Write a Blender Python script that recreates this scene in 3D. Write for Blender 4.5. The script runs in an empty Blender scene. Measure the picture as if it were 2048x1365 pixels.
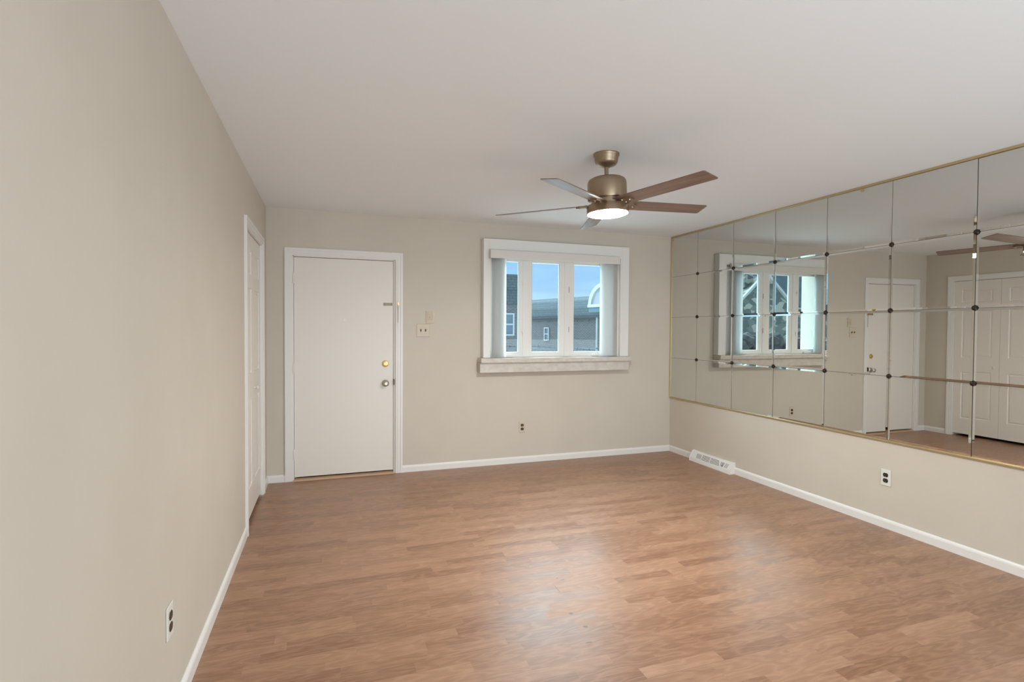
import bpy, bmesh, math, random
from mathutils import Vector, Matrix
random.seed(4)
S = bpy.context.scene
C = bpy.context.collection

# ------------------------------------------------------------------ room size (metres)
D, W, H = 5.114, 4.212, 2.44        # back wall y, right wall x, ceiling z ; left wall x = 0
REAR = -2.6                         # wall behind the camera

# ------------------------------------------------------------------ camera
FPX = 1057.87
yaw, pitch, roll = 0.3341, -0.0217, 0.0061
CAM = Vector((0.5179, 0.0, 1.3774))
fw = Vector((math.sin(yaw)*math.cos(pitch), math.cos(yaw)*math.cos(pitch), math.sin(pitch)))
rt = Vector((math.cos(yaw), -math.sin(yaw), 0))
up = rt.cross(fw)
rt2 = math.cos(roll)*rt + math.sin(roll)*up
up2 = -math.sin(roll)*rt + math.cos(roll)*up
cd = bpy.data.cameras.new('camera')
cd.sensor_fit = 'HORIZONTAL'; cd.sensor_width = 36; cd.lens = FPX/2048*36
cd.clip_start = .05; cd.clip_end = 400
cam = bpy.data.objects.new('camera', cd); C.objects.link(cam)
M = Matrix((rt2, up2, -fw)).transposed().to_4x4(); M.translation = CAM
cam.matrix_world = M
S.camera = cam

# ------------------------------------------------------------------ exposure
S.view_settings.view_transform = 'Standard'; S.view_settings.look = 'None'
S.view_settings.gamma = 1; S.view_settings.use_curve_mapping = False
S.view_settings.exposure = 0.10
S.cycles.use_denoising = True
S.cycles.max_bounces = 12; S.cycles.diffuse_bounces = 6; S.cycles.glossy_bounces = 6
S.cycles.transparent_max_bounces = 12; S.cycles.sample_clamp_indirect = 6

# ------------------------------------------------------------------ sky (blue near the horizon, brighter high up, thin cloud)
wd = bpy.data.worlds.new('sky'); S.world = wd; wd.use_nodes = True
nt = wd.node_tree; nt.nodes.clear()
def N(nt, t, **k):
    n = nt.nodes.new(t)
    for a, b in k.items():
        if a in n.inputs.keys() if isinstance(a, str) else False: n.inputs[a].default_value = b
        else: setattr(n, a, b)
    return n
def L(nt, a, b): nt.links.new(a, b)
tc = N(nt, 'ShaderNodeTexCoord'); sep = N(nt, 'ShaderNodeSeparateXYZ'); L(nt, tc.outputs['Generated'], sep.inputs[0])
ramp = N(nt, 'ShaderNodeValToRGB'); L(nt, sep.outputs['Z'], ramp.inputs[0])
cr = ramp.color_ramp
cr.elements[0].position = 0.0; cr.elements[0].color = (.76, .82, .92, 1)
cr.elements[1].position = .16; cr.elements[1].color = (.47, .66, .90, 1)
nz = N(nt, 'ShaderNodeTexNoise'); nz.inputs['Scale'].default_value = 3.0; nz.inputs['Detail'].default_value = 5
mp = N(nt, 'ShaderNodeMapping'); mp.inputs['Scale'].default_value = (1.0, 1.0, 5.0)
L(nt, tc.outputs['Generated'], mp.inputs[0]); L(nt, mp.outputs[0], nz.inputs['Vector'])
cl = N(nt, 'ShaderNodeValToRGB'); L(nt, nz.outputs[0], cl.inputs[0])
cl.color_ramp.elements[0].position = .42; cl.color_ramp.elements[0].color = (0, 0, 0, 1)
cl.color_ramp.elements[1].position = .68; cl.color_ramp.elements[1].color = (.8, .8, .8, 1)
mx = N(nt, 'ShaderNodeMix', data_type='RGBA'); L(nt, cl.outputs[0], mx.inputs[0])
L(nt, ramp.outputs[0], mx.inputs[6]); mx.inputs[7].default_value = (.95, .98, 1.0, 1)
st = N(nt, 'ShaderNodeMapRange'); st.interpolation_type = 'SMOOTHSTEP'
L(nt, sep.outputs['Z'], st.inputs[0])
st.inputs[1].default_value = .12; st.inputs[2].default_value = .40
st.inputs[3].default_value = 0.0; st.inputs[4].default_value = 14.0
# the high sky is bright on the far side of the street (hazy sun behind the houses), dim behind the camera
sy_ = N(nt, 'ShaderNodeMapRange'); sy_.interpolation_type = 'SMOOTHSTEP'; L(nt, sep.outputs['Y'], sy_.inputs[0])
sy_.inputs[1].default_value = .0; sy_.inputs[2].default_value = .6; sy_.inputs[3].default_value = .04; sy_.inputs[4].default_value = 1.0
ml = N(nt, 'ShaderNodeMath', operation='MULTIPLY_ADD'); L(nt, st.outputs[0], ml.inputs[0]); L(nt, sy_.outputs[0], ml.inputs[1]); ml.inputs[2].default_value = 1.12
hi = N(nt, 'ShaderNodeMapRange'); L(nt, sep.outputs['Z'], hi.inputs[0]); hi.inputs[1].default_value = .14; hi.inputs[2].default_value = .34
mh = N(nt, 'ShaderNodeMix', data_type='RGBA'); L(nt, hi.outputs[0], mh.inputs[0]); L(nt, mx.outputs[2], mh.inputs[6]); mh.inputs[7].default_value = (1.0, .95, .90, 1)
bg = N(nt, 'ShaderNodeBackground'); L(nt, mh.outputs[2], bg.inputs[0]); L(nt, ml.outputs[0], bg.inputs[1])
wo = N(nt, 'ShaderNodeOutputWorld'); L(nt, bg.outputs[0], wo.inputs[0])

# ------------------------------------------------------------------ large lights: two fill lights added behind the camera, no fixture there
def area(name, loc, target, sx, sy, power, col):
    l = bpy.data.lights.new(name, 'AREA'); l.shape = 'RECTANGLE'; l.size = sx; l.size_y = sy
    l.energy = power; l.color = col
    o = bpy.data.objects.new(name, l); C.objects.link(o); o.location = loc
    o.rotation_euler = (Vector(target)-Vector(loc)).to_track_quat('-Z', 'Y').to_euler()
    return o
area('rear_fill_forward', (2.1, REAR+.06, 1.25), (2.1, 5, 1.25), 3.8, 2.2, 26, (.78, .92, 1.0))  # added fill facing the back wall, stands in for unseen daylight
area('rear_fill_up', (2.4, -1.35, .35), (2.3, 1.3, 2.44), 3.0, 2.0, 92, (.80, .93, 1.0))  # added fill aimed up at the ceiling, no lamp stands here

# ------------------------------------------------------------------ materials
def mat(name, col, rough=.5, metal=0, spec=.5, **k):
    m = bpy.data.materials.new(name); m.use_nodes = True
    b = m.node_tree.nodes['Principled BSDF']
    b.inputs['Base Color'].default_value = (*col, 1); b.inputs['Roughness'].default_value = rough
    b.inputs['Metallic'].default_value = metal; b.inputs['Specular IOR Level'].default_value = spec
    for a, v in k.items(): b.inputs[a.replace('_', ' ')].default_value = v
    return m
def bump(m, scale, strength, dist=.001, stretch=(1, 1, 1), detail=3):
    t = m.node_tree; b = t.nodes['Principled BSDF']
    tc = N(t, 'ShaderNodeTexCoord'); mp = N(t, 'ShaderNodeMapping'); mp.inputs['Scale'].default_value = stretch
    n = N(t, 'ShaderNodeTexNoise'); n.inputs['Scale'].default_value = scale; n.inputs['Detail'].default_value = detail
    bp = N(t, 'ShaderNodeBump'); bp.inputs['Strength'].default_value = strength; bp.inputs['Distance'].default_value = dist
    L(t, tc.outputs['Object'], mp.inputs[0]); L(t, mp.outputs[0], n.inputs['Vector'])
    L(t, n.outputs[0], bp.inputs['Height']); L(t, bp.outputs[0], b.inputs['Normal'])
    return m
def mottle(m, c1, c2, scale, stretch=(1, 1, 1), lo=.35, hi=.65, detail=4, coord='Object'):
    t = m.node_tree; b = t.nodes['Principled BSDF']
    tc = N(t, 'ShaderNodeTexCoord'); mp = N(t, 'ShaderNodeMapping'); mp.inputs['Scale'].default_value = stretch
    n = N(t, 'ShaderNodeTexNoise'); n.inputs['Scale'].default_value = scale; n.inputs['Detail'].default_value = detail
    r = N(t, 'ShaderNodeValToRGB'); r.color_ramp.elements[0].position = lo; r.color_ramp.elements[1].position = hi
    r.color_ramp.elements[0].color = (*c1, 1); r.color_ramp.elements[1].color = (*c2, 1)
    L(t, tc.outputs[coord], mp.inputs[0]); L(t, mp.outputs[0], n.inputs['Vector'])
    L(t, n.outputs[0], r.inputs[0]); L(t, r.outputs[0], b.inputs['Base Color'])
    return m
M_wall = bump(mat('wall_paint', (.615, .566, .490), .55, spec=.35), 260, .12)
mottle(M_wall, (.607, .558, .480), (.627, .576, .498), 3.0)
M_ceil = bump(mat('ceiling_paint', (.855, .895, .93), .8, spec=.2), 200, .1)
M_trim = bump(mat('trim_paint', (.80, .79, .77), .35), 30, .05, .0005, (1, 1, .2))
M_door = bump(mat('door_paint', (.80, .765, .715), .38), 25, .12, .0006, (1, 1, .35))
M_gap = mat('dark_gap', (.03, .022, .016), .9)
M_win = mat('window_vinyl', (.78, .77, .74), .4)
M_marble = mottle(mat('marble', (.6, .56, .5), .3), (.55, .505, .44), (.64, .60, .545), 14, (1, 1, 1.6), .36, .64, 10)
M_gold = bump(mat('gold_trim', (.58, .47, .27), .42, .9), 40, .1, .0005)
M_plate_beige = mat('beige_plastic', (.62, .54, .42), .4)
M_plate_white = mat('white_plastic', (.74, .74, .70), .35)
M_brown = mat('brown_bakelite', (.035, .02, .012), .35)
M_black = mat('black_plastic', (.012, .012, .012), .3)
M_slot = mat('slot_metal', (.35, .33, .28), .4, .8)
M_vent = mat('white_enamel', (.80, .80, .79), .35)
M_slot_shade = mat('slot_shade', (.05, .05, .05), .8)
M_brass = mat('polished_brass', (.74, .52, .22), .32, 1)
M_nickel = mat('worn_nickel', (.55, .52, .46), .42, 1)
M_mirror = mat('mirror_silver', (.70, .705, .675), .0, 1)
M_rosette = mat('dark_bronze', (.022, .013, .008), .4, .3)
M_bronze = mat('fan_bronze', (.36, .275, .19), .38, .85)
M_screw = mat('bright_screw', (.8, .8, .78), .2, 1)
M_vane = mat('blind_vinyl', (.82, .82, .81), .4, Transmission_Weight=0.0)
M_shade = mat('valance_vinyl', (.70, .68, .65), .4)
# vanes let a little daylight through
t = M_vane.node_tree; tr = N(t, 'ShaderNodeBsdfTranslucent'); tr.inputs[0].default_value = (.93, .93, .92, 1)
ms = N(t, 'ShaderNodeMixShader'); ms.inputs[0].default_value = .6
out = t.nodes['Material Output']; L(t, t.nodes['Principled BSDF'].outputs[0], ms.inputs[1]); L(t, tr.outputs[0], ms.inputs[2]); L(t, ms.outputs[0], out.inputs[0])
# fan blade veneer
M_blade = mottle(mat('walnut_veneer', (.2, .12, .09), .42, spec=.6, Coat_Weight=.5, Coat_Roughness=.25), (.13, .075, .052), (.25, .16, .125), 26, (.10, 1, 1), .3, .7, 6)
# lamp glass
M_lamp = bpy.data.materials.new('lamp_diffuser'); M_lamp.use_nodes = True
b = M_lamp.node_tree.nodes['Principled BSDF']; b.inputs['Emission Color'].default_value = (1, .97, .90, 1); b.inputs['Emission Strength'].default_value = 290
b.inputs['Base Color'].default_value = (.9, .9, .88, 1)
# window glass, blue-green tinted
M_glass = bpy.data.materials.new('tinted_glass'); M_glass.use_nodes = True
t = M_glass.node_tree; t.nodes.remove(t.nodes['Principled BSDF'])
ta = N(t, 'ShaderNodeBsdfTransparent'); ta.inputs[0].default_value = (.71, .87, .95, 1)
tg = N(t, 'ShaderNodeBsdfGlossy'); tg.inputs['Roughness'].default_value = .02; tg.inputs[0].default_value = (.9, .95, 1, 1)
fr = N(t, 'ShaderNodeFresnel'); fr.inputs[0].default_value = 1.45
ge = N(t, 'ShaderNodeNewGeometry'); iv = N(t, 'ShaderNodeMath', operation='SUBTRACT'); iv.inputs[0].default_value = 1; L(t, ge.outputs['Backfacing'], iv.inputs[1])
fm = N(t, 'ShaderNodeMath', operation='MULTIPLY'); L(t, fr.outputs[0], fm.inputs[0]); L(t, iv.outputs[0], fm.inputs[1])
ms = N(t, 'ShaderNodeMixShader'); L(t, fm.outputs[0], ms.inputs[0]); L(t, ta.outputs[0], ms.inputs[1]); L(t, tg.outputs[0], ms.inputs[2])
L(t, ms.outputs[0], t.nodes['Material Output'].inputs[0])
M_clear = mat('peephole_glass', (.9, .92, .95), .05, 0)
M_housewin = mat('house_window_glass', (.12, .17, .22), .15, 0)

# laminate floor: three-strip oak laminate laid across the room
def floor_mat():
    m = mat('oak_laminate', (.3, .17, .1), .32, spec=.55)
    t = m.node_tree; b = t.nodes['Principled BSDF']
    def math_(op, a, b_=None, c=None):
        n = N(t, 'ShaderNodeMath', operation=op)
        for i, v in enumerate((a, b_, c)):
            if v is None: continue
            if isinstance(v, (int, float)): n.inputs[i].default_value = v
            else: L(t, v, n.inputs[i])
        return n.outputs[0]
    tc = N(t, 'ShaderNodeTexCoord'); sp = N(t, 'ShaderNodeSeparateXYZ'); L(t, tc.outputs['Object'], sp.inputs[0])
    x, y = sp.outputs[0], sp.outputs[1]
    SW, SL = .0655, .42
    row = math_('FLOOR', math_('DIVIDE', y, SW))
    wn = N(t, 'ShaderNodeTexWhiteNoise', noise_dimensions='1D'); L(t, row, wn.inputs['W'])
    off = wn.outputs['Value']
    # strip length varies per row
    ln = math_('MULTIPLY_ADD', off, .22, SL-.1)
    xs = math_('DIVIDE', math_('MULTIPLY_ADD', off, 3.7, x), ln)
    colm = math_('FLOOR', xs)
    cmb = N(t, 'ShaderNodeCombineXYZ'); L(t, row, cmb.inputs[0]); L(t, colm, cmb.inputs[1])
    wn2 = N(t, 'ShaderNodeTexWhiteNoise', noise_dimensions='2D'); L(t, cmb.outputs[0], wn2.inputs['Vector'])
    rnd = wn2.outputs['Value']
    # grain coordinates
    g = N(t, 'ShaderNodeCombineXYZ')
    L(t, math_('MULTIPLY_ADD', rnd, 31.0, math_('MULTIPLY', x, 1.0)), g.inputs[0])
    L(t, math_('MULTIPLY_ADD', rnd, 17.0, math_('MULTIPLY', y, 9.0)), g.inputs[1])
    n1 = N(t, 'ShaderNodeTexNoise'); n1.inputs['Scale'].default_value = 9; n1.inputs['Detail'].default_value = 6; n1.inputs['Roughness'].default_value = .65
    L(t, g.outputs[0], n1.inputs['Vector'])
    # cathedral figure
    g2 = N(t, 'ShaderNodeCombineXYZ')
    L(t, math_('MULTIPLY_ADD', rnd, 13.0, math_('MULTIPLY', x, 1.6)), g2.inputs[0])
    L(t, math_('MULTIPLY_ADD', rnd, 7.0, math_('MULTIPLY', y, 7.0)), g2.inputs[1])
    n2 = N(t, 'ShaderNodeTexNoise'); n2.inputs['Scale'].default_value = 1.7; n2.inputs['Detail'].default_value = 2
    L(t, g2.outputs[0], n2.inputs['Vector'])
    ring = math_('PINGPONG', math_('MULTIPLY', n2.outputs[0], 16), 1.0)
    ring = math_('POWER', ring, 1.6)
    # fine pores
    g3 = N(t, 'ShaderNodeCombineXYZ')
    L(t, math_('MULTIPLY', x, 5.0), g3.inputs[0]); L(t, math_('MULTIPLY', y, 160.0), g3.inputs[1])
    n3 = N(t, 'ShaderNodeTexNoise'); n3.inputs['Scale'].default_value = 2.0; n3.inputs['Detail'].default_value = 3
    L(t, g3.outputs[0], n3.inputs['Vector'])
    f = math_('ADD', math_('MULTIPLY', rnd, .28), math_('MULTIPLY', n1.outputs[0], .32))
    f = math_('ADD', f, math_('MULTIPLY', ring, .20)); f = math_('ADD', f, math_('MULTIPLY', n3.outputs[0], .30))
    r = N(t, 'ShaderNodeValToRGB'); L(t, f, r.inputs[0])
    e = r.color_ramp.elements
    e[0].position = .22; e[0].color = (.200, .094, .052, 1)
    e[1].position = .80; e[1].color = (.415, .240, .150, 1)
    k = r.color_ramp.elements.new(.5); k.color = (.318, .172, .102, 1)
    # seams: between full boards (every third strip)
    fy = math_('FRACT', math_('DIVIDE', y, SW*3))
    seam = math_('LESS_THAN', math_('MINIMUM', fy, math_('SUBTRACT', 1.0, fy)), .006)
    seam = math_('MULTIPLY', seam, .35)
    mxa = N(t, 'ShaderNodeMix', data_type='RGBA'); L(t, seam, mxa.inputs[0]); L(t, r.outputs[0], mxa.inputs[6]); mxa.inputs[7].default_value = (.07, .035, .02, 1)
    col = mxa.outputs[2]
    # chips and nicks worn into the boards
    for (px, py, rx, ry) in ((1.713, 2.659, .009, .006), (1.735, 2.630, .016, .006), (1.628, 2.301, .014, .012), (1.643, 2.177, .016, .014), (1.665, 2.545, .004, .05), (1.600, 2.06, .02, .006), (1.70, 2.50, .04, .003)):
        dx = math_('DIVIDE', math_('SUBTRACT', x, px), rx); dy = math_('DIVIDE', math_('SUBTRACT', y, py), ry)
        d = math_('ADD', math_('MULTIPLY', dx, dx), math_('MULTIPLY', dy, dy))
        d = math_('ADD', d, math_('MULTIPLY', n3.outputs[0], .8))
        s = math_('MULTIPLY', math_('LESS_THAN', d, 1.0), .6)
        mm = N(t, 'ShaderNodeMix', data_type='RGBA'); L(t, s, mm.inputs[0]); L(t, col, mm.inputs[6]); mm.inputs[7].default_value = (.06, .04, .03, 1)
        col = mm.outputs[2]
    L(t, col, b.inputs['Base Color'])
    rr = math_('MULTIPLY_ADD', rnd, .10, .27); rr = math_('ADD', rr, math_('MULTIPLY', n1.outputs[0], .08))
    L(t, rr, b.inputs['Roughness'])
    bp = N(t, 'ShaderNodeBump'); bp.inputs['Strength'].default_value = .12; bp.inputs['Distance'].default_value = .0006
    L(t, n3.outputs[0], bp.inputs['Height']); L(t, bp.outputs[0], b.inputs['Normal'])
    return m
M_floor = floor_mat()

def brick_mat(name, c1, c2, mortar, bw, bh, coord_x=0):
    m = mat(name, c1, .9); t = m.node_tree; b = t.nodes['Principled BSDF']
    uv = N(t, 'ShaderNodeTexCoord'); sp = N(t, 'ShaderNodeSeparateXYZ'); L(t, uv.outputs['Object'], sp.inputs[0])
    cb = N(t, 'ShaderNodeCombineXYZ'); L(t, sp.outputs[0], cb.inputs[0]); L(t, sp.outputs[2], cb.inputs[1])
    br = N(t, 'ShaderNodeTexBrick'); L(t, cb.outputs[0], br.inputs['Vector'])
    br.inputs['Color1'].default_value = (*c1, 1); br.inputs['Color2'].default_value = (*c2, 1); br.inputs['Mortar'].default_value = (*mortar, 1)
    br.inputs['Scale'].default_value = 1; br.inputs['Brick Width'].default_value = bw; br.inputs['Row Height'].default_value = bh
    br.inputs['Mortar Size'].default_value = bh*.16; br.inputs['Mortar Smooth'].default_value = .3
    L(t, br.outputs[0], b.inputs['Base Color'])
    return m
M_brick = brick_mat('grey_brick', (.115, .112, .115), (.075, .078, .085), (.20, .20, .205), .22, .078)
M_roof = brick_mat('roof_shingle', (.05, .078, .092), (.068, .095, .108), (.035, .05, .06), .32, .14)
M_slate = mottle(mat('dark_roof', (.05, .08, .1), .85), (.035, .065, .085), (.06, .10, .125), 1.5)
M_white = mat('house_trim', (.42, .45, .47), .6)
def stone_mat():
    m = mat('fieldstone', (.3, .3, .28), .9); t = m.node_tree; b = t.nodes['Principled BSDF']
    tc = N(t, 'ShaderNodeTexCoord'); mp = N(t, 'ShaderNodeMapping'); mp.inputs['Scale'].default_value = (1, 1, 1.7)
    v = N(t, 'ShaderNodeTexVoronoi'); v.inputs['Scale'].default_value = 1.5
    L(t, tc.outputs['Object'], mp.inputs[0]); L(t, mp.outputs[0], v.inputs['Vector'])
    sp = N(t, 'ShaderNodeSeparateColor'); L(t, v.outputs['Color'], sp.inputs[0])
    r = N(t, 'ShaderNodeValToRGB'); L(t, sp.outputs[0], r.inputs[0]); r.color_ramp.interpolation = 'CONSTANT'
    r.color_ramp.elements[0].color = (.09, .12, .12, 1); r.color_ramp.elements[1].position = .74; r.color_ramp.elements[1].color = (.34, .35, .31, 1)
    k = r.color_ramp.elements.new(.35); k.color = (.14, .175, .165, 1)
    L(t, r.outputs[0], b.inputs['Base Color'])
    return m
M_stone = stone_mat()
M_leaf = mottle(mat('hedge_leaf', (.05, .06, .05), .8), (.035, .045, .05), (.09, .095, .10), 3)
M_bounce_ground = mottle(mat('pale_bounce_ground', (.6, .59, .56), .95), (.58, .57, .55), (.68, .67, .64), .8)  # unseen ground, kept pale to throw sky light onto the ceiling

# ------------------------------------------------------------------ mesh helpers
def bx(bm, a, b, bev=0):
    """axis aligned box between corners a and b, optional bevel"""
    x0, y0, z0 = (min(a[i], b[i]) for i in range(3)); x1, y1, z1 = (max(a[i], b[i]) for i in range(3))
    v = [bm.verts.new(p) for p in ((x0, y0, z0), (x1, y0, z0), (x1, y1, z0), (x0, y1, z0), (x0, y0, z1), (x1, y0, z1), (x1, y1, z1), (x0, y1, z1))]
    fs = [bm.faces.new([v[i] for i in q]) for q in ((0, 3, 2, 1), (4, 5, 6, 7), (0, 1, 5, 4), (1, 2, 6, 5), (2, 3, 7, 6), (3, 0, 4, 7))]
    if bev:
        es = {e for f in fs for e in f.edges}
        bmesh.ops.bevel(bm, geom=list(es), offset=bev, segments=2, profile=.5, affect='EDGES')
    return bm
def box(a, b, bev=0): return bx(bmesh.new(), a, b, bev)
def lathe(bm, prof, seg=48, mat4=None, cap=True):
    """prof: list of (radius, z)"""
    rings = []
    for r, z in prof:
        if r < 1e-6: rings.append([bm.verts.new((0, 0, z))])
        else: rings.append([bm.verts.new((r*math.cos(2*math.pi*i/seg), r*math.sin(2*math.pi*i/seg), z)) for i in range(seg)])
    vs = [v for r in rings for v in r]
    for a, b in zip(rings, rings[1:]):
        for i in range(seg):
            j = (i+1) % seg
            if len(a) == 1 and len(b) > 1: bm.faces.new((a[0], b[j], b[i]))
            elif len(b) == 1 and len(a) > 1: bm.faces.new((a[i], a[j], b[0]))
            elif len(a) > 1: bm.faces.new((a[i], a[j], b[j], b[i]))
    if mat4 is not None: bmesh.ops.transform(bm, matrix=mat4, verts=vs)
    return bm
def prism(bm, pts, axis, t0, t1):
    """extrude polygon pts (2D) along axis ('x','y','z')"""
    def P(p, t): return {'x': (t, p[0], p[1]), 'y': (p[0], t, p[1]), 'z': (p[0], p[1], t)}[axis]
    a = [bm.verts.new(P(p, t0)) for p in pts]; b = [bm.verts.new(P(p, t1)) for p in pts]
    n = len(pts); bm.faces.new(a); bm.faces.new(b[::-1])
    for i in range(n): bm.faces.new((a[i], b[i], b[(i+1) % n], a[(i+1) % n]))
    return bm
def obj(name, bm, m, parent=None, smooth=False, loc=None):
    bmesh.ops.recalc_face_normals(bm, faces=bm.faces)
    me = bpy.data.meshes.new(name); bm.to_mesh(me); bm.free()
    me.materials.append(m)
    if smooth:
        for p in me.polygons: p.use_smooth = True
        try: me.set_sharp_from_angle(angle=math.radians(38))
        except Exception: pass
    o = bpy.data.objects.new(name, me); C.objects.link(o)
    if parent: o.parent = parent
    if loc: o.location = loc
    return o
def thing(name, label, cat, loc=(0, 0, 0), rot=(0, 0, 0), group=None):
    o = bpy.data.objects.new(name, None); o.empty_display_size = .1; C.objects.link(o); o.location = loc; o.rotation_euler = rot
    o['label'] = label; o['category'] = cat
    if group: o['group'] = group
    return o
def struct(o, label=None, cat=None):
    o['kind'] = 'structure'
    if label: o['label'] = label
    if cat: o['category'] = cat
    return o
def sroot(name, label, cat, loc=(0, 0, 0)):
    o = bpy.data.objects.new(name, None); C.objects.link(o); o.location = loc
    return struct(o, label, cat)

# ------------------------------------------------------------------ room shell
TH = .2
# door / window / closet openings
DX0, DX1, DZ = .215, 1.108, 2.035      # entrance opening
WX0, WX1, WZ0, WZ1 = 2.065, 3.525, 1.06, 2.19
CY0, CY1, CZ = 3.905, 4.762, 2.055     # closet opening on left wall
struct(obj('floor', box((-.7, REAR-.2, -.1), (W+TH, D+TH, 0)), M_floor), 'three-strip brown oak laminate floor running across the room', 'floor')
struct(obj('ceiling', box((-.7, REAR-.2, H), (W+TH, D+TH, H+.1)), M_ceil), 'plain white painted ceiling', 'ceiling')
bm = bmesh.new()
bx(bm, (-TH, D, 0), (DX0, D+TH, H)); bx(bm, (DX0, D, DZ), (DX1, D+TH, H)); bx(bm, (DX1, D, 0), (WX0, D+TH, H))
bx(bm, (WX0, D, 0), (WX1, D+TH, WZ0)); bx(bm, (WX0, D, WZ1), (WX1, D+TH, H)); bx(bm, (WX1, D, 0), (W+TH, D+TH, H))
struct(obj('wall_back', bm, M_wall), 'beige painted wall holding the entrance door and window', 'wall')
bm = bmesh.new()
bx(bm, (-TH, REAR, 0), (0, CY0, H)); bx(bm, (-TH, CY0, CZ), (0, CY1, H)); bx(bm, (-TH, CY1, 0), (0, D, H))
struct(obj('wall_left', bm, M_wall), 'long beige painted wall on the left with the closet opening', 'wall')
bm = bmesh.new()
bx(bm, (-.62, CY0-.1, 0), (-.60, CY1+.1, H)); bx(bm, (-.60, CY0-.12, 0), (-TH, CY0-.1, H)); bx(bm, (-.60, CY1+.1, 0), (-TH, CY1+.12, H))
struct(obj('wall_closet', bm, M_wall), 'inner wall of the closet behind the folding doors', 'wall')
struct(obj('wall_right', box((W, REAR, 0), (W+TH, D, H)), M_wall), 'painted wall on the right below the tiled mirror', 'wall')
bm = bmesh.new()
bx(bm, (-TH, REAR-TH, 0), (.2, REAR, H)); bx(bm, (4.0, REAR-TH, 0), (W+TH, REAR, H)); bx(bm, (.2, REAR-TH, 2.36), (4.0, REAR, H))
bx(bm, (.2, REAR-TH, 0), (4.0, REAR, .12))  # wide unglazed opening invented to let sky light in
struct(obj('wall_front', bm, M_wall), 'wall behind the camera with a wide opening added for light', 'wall')

# baseboards: board with a small rounded top
def base_profile(t=.0131, h=.0654): return [(0, 0), (t, 0), (t, h*.72), (t*.8, h*.86), (t*.45, h*.96), (t*.2, h), (0, h)]
def baseboard(name, side, a, b, label):
    bm = bmesh.new()
    if side == 'back': prism(bm, [(D-p[0], p[1]) for p in base_profile()], 'x', a, b)
    if side == 'left': prism(bm, [(p[0], p[1]) for p in base_profile()], 'y', a, b)
    if side == 'right': prism(bm, [(W-p[0], p[1]) for p in base_profile()], 'y', a, b)
    return struct(obj(name, bm, M_trim), label, 'baseboard')
baseboard('baseboard_back', 'back', 1.186, W-.013, 'white baseboard under the window from the door to the corner')
baseboard('baseboard_corner', 'back', .0, .15, 'short white baseboard between the closet corner and the door casing')
baseboard('baseboard_left', 'left', REAR, 3.835, 'long white baseboard along the left wall up to the closet')
baseboard('baseboard_closet', 'left', 4.835, D-.013, 'short white baseboard between the closet casing and the corner')
baseboard('baseboard_right', 'right', REAR, D, 'white baseboard along the right wall under the mirror')

# ------------------------------------------------------------------ entrance door (door_1)
d1 = sroot('door_1', 'flat cream-white entrance door with brass deadbolt in a white casing', 'door', (DX0, D, 0))
def rel(o, p): # keep world coordinates while parented to an unrotated root
    o.parent = p; o.location = Vector((0, 0, 0)) - p.location if p.parent is None else o.location
    return o
def part(name, bm, m, root, smooth=False):
    """mesh built in world coordinates, child of an unrotated root (or of a part of it)"""
    r = root
    base = Vector((0, 0, 0))
    while r is not None: base += r.location; r = r.parent
    bmesh.ops.translate(bm, verts=bm.verts, vec=-base)
    return obj(name, bm, m, root, smooth)
slab = part('door_slab', box((.226, D+.012, .030), (1.101, D+.052, 2.017), .002), M_door, d1)
# casing with a stepped profile
def casing_frame(x0, x1, z1, w, depth, y, sgn=-1, z0=0.0):
    """three-sided casing on the back wall. outer x0..x1, top z1"""
    bm = bmesh.new()
    for k, (o, dpt) in enumerate(((0, depth), (w*.30, depth*.72), (w*.74, depth*.5))):
        wi = w-o
        if k == 0: rngs = (0, w*.30)
        elif k == 1: rngs = (w*.30, w*.74)
        else: rngs = (w*.74, w)
        a, b = rngs
        bx(bm, (x0+a, y, z0), (x0+b, y+sgn*dpt, z1-a)); bx(bm, (x1-b, y, z0), (x1-a, y+sgn*dpt, z1-a))
        bx(bm, (x0+b, y, z1-b), (x1-b, y+sgn*dpt, z1-a))
    return bm
part('door_casing', casing_frame(.150, 1.187, 2.095, .066, .020, D), M_trim, d1)
bm = bmesh.new()   # jamb lining and stop
bx(bm, (DX0, D, 0), (DX0+.009, D+.14, DZ)); bx(bm, (DX1-.005, D, 0), (DX1, D+.14, DZ)); bx(bm, (DX0, D, DZ-.014), (DX1, D+.14, DZ))
bx(bm, (DX0, D+.056, 0), (DX0+.03, D+.09, DZ)); bx(bm, (DX1-.03, D+.056, 0), (DX1, D+.09, DZ)); bx(bm, (DX0, D+.056, DZ-.04), (DX1, D+.09, DZ))
part('door_jamb', bm, M_trim, d1)
bm = bmesh.new(); prism(bm, [(D-.022, 0), (D-.012, .010), (D+.03, .016), (D+.12, .016), (D+.12, 0)], 'x', .217, 1.104)
th = part('threshold', bm, mat('worn_oak_threshold', (.52, .36, .24), .45), d1); th['label'] = 'worn tan threshold strip'
part('door_backing', box((DX0, D+.092, .016), (DX1, D+.11, DZ-.04)), M_gap, d1)
for z in (.24, 1.02, 1.83):
    bm = box((.2175, D-.004, z-.045), (.2265, D+.013, z+.045), .001)
    lathe(bm, [(0, z-.05), (.0055, z-.048), (.0055, z+.048), (0, z+.05)], 16, Matrix.Translation((.222, D-.001, 0)))
    part('hinge', bm, M_door, d1)
RY = Matrix.Rotation(math.radians(90), 4, 'X')     # lathe axis +z -> -y (into the room)
db = part('deadbolt', lathe(bmesh.new(), [(0, 0), (.031, 0), (.031, .006), (.026, .012), (.016, .014), (.015, .020), (0, .021)], 40, Matrix.Translation((1.027, D+.012, 1.046)) @ RY), M_brass, slab, True)
db['label'] = 'round brass deadbolt'
bm = box((1.022, D-.016, 1.030), (1.032, D-.006, 1.062), .002); part('thumb_turn', bm, M_brass, d1)
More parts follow.
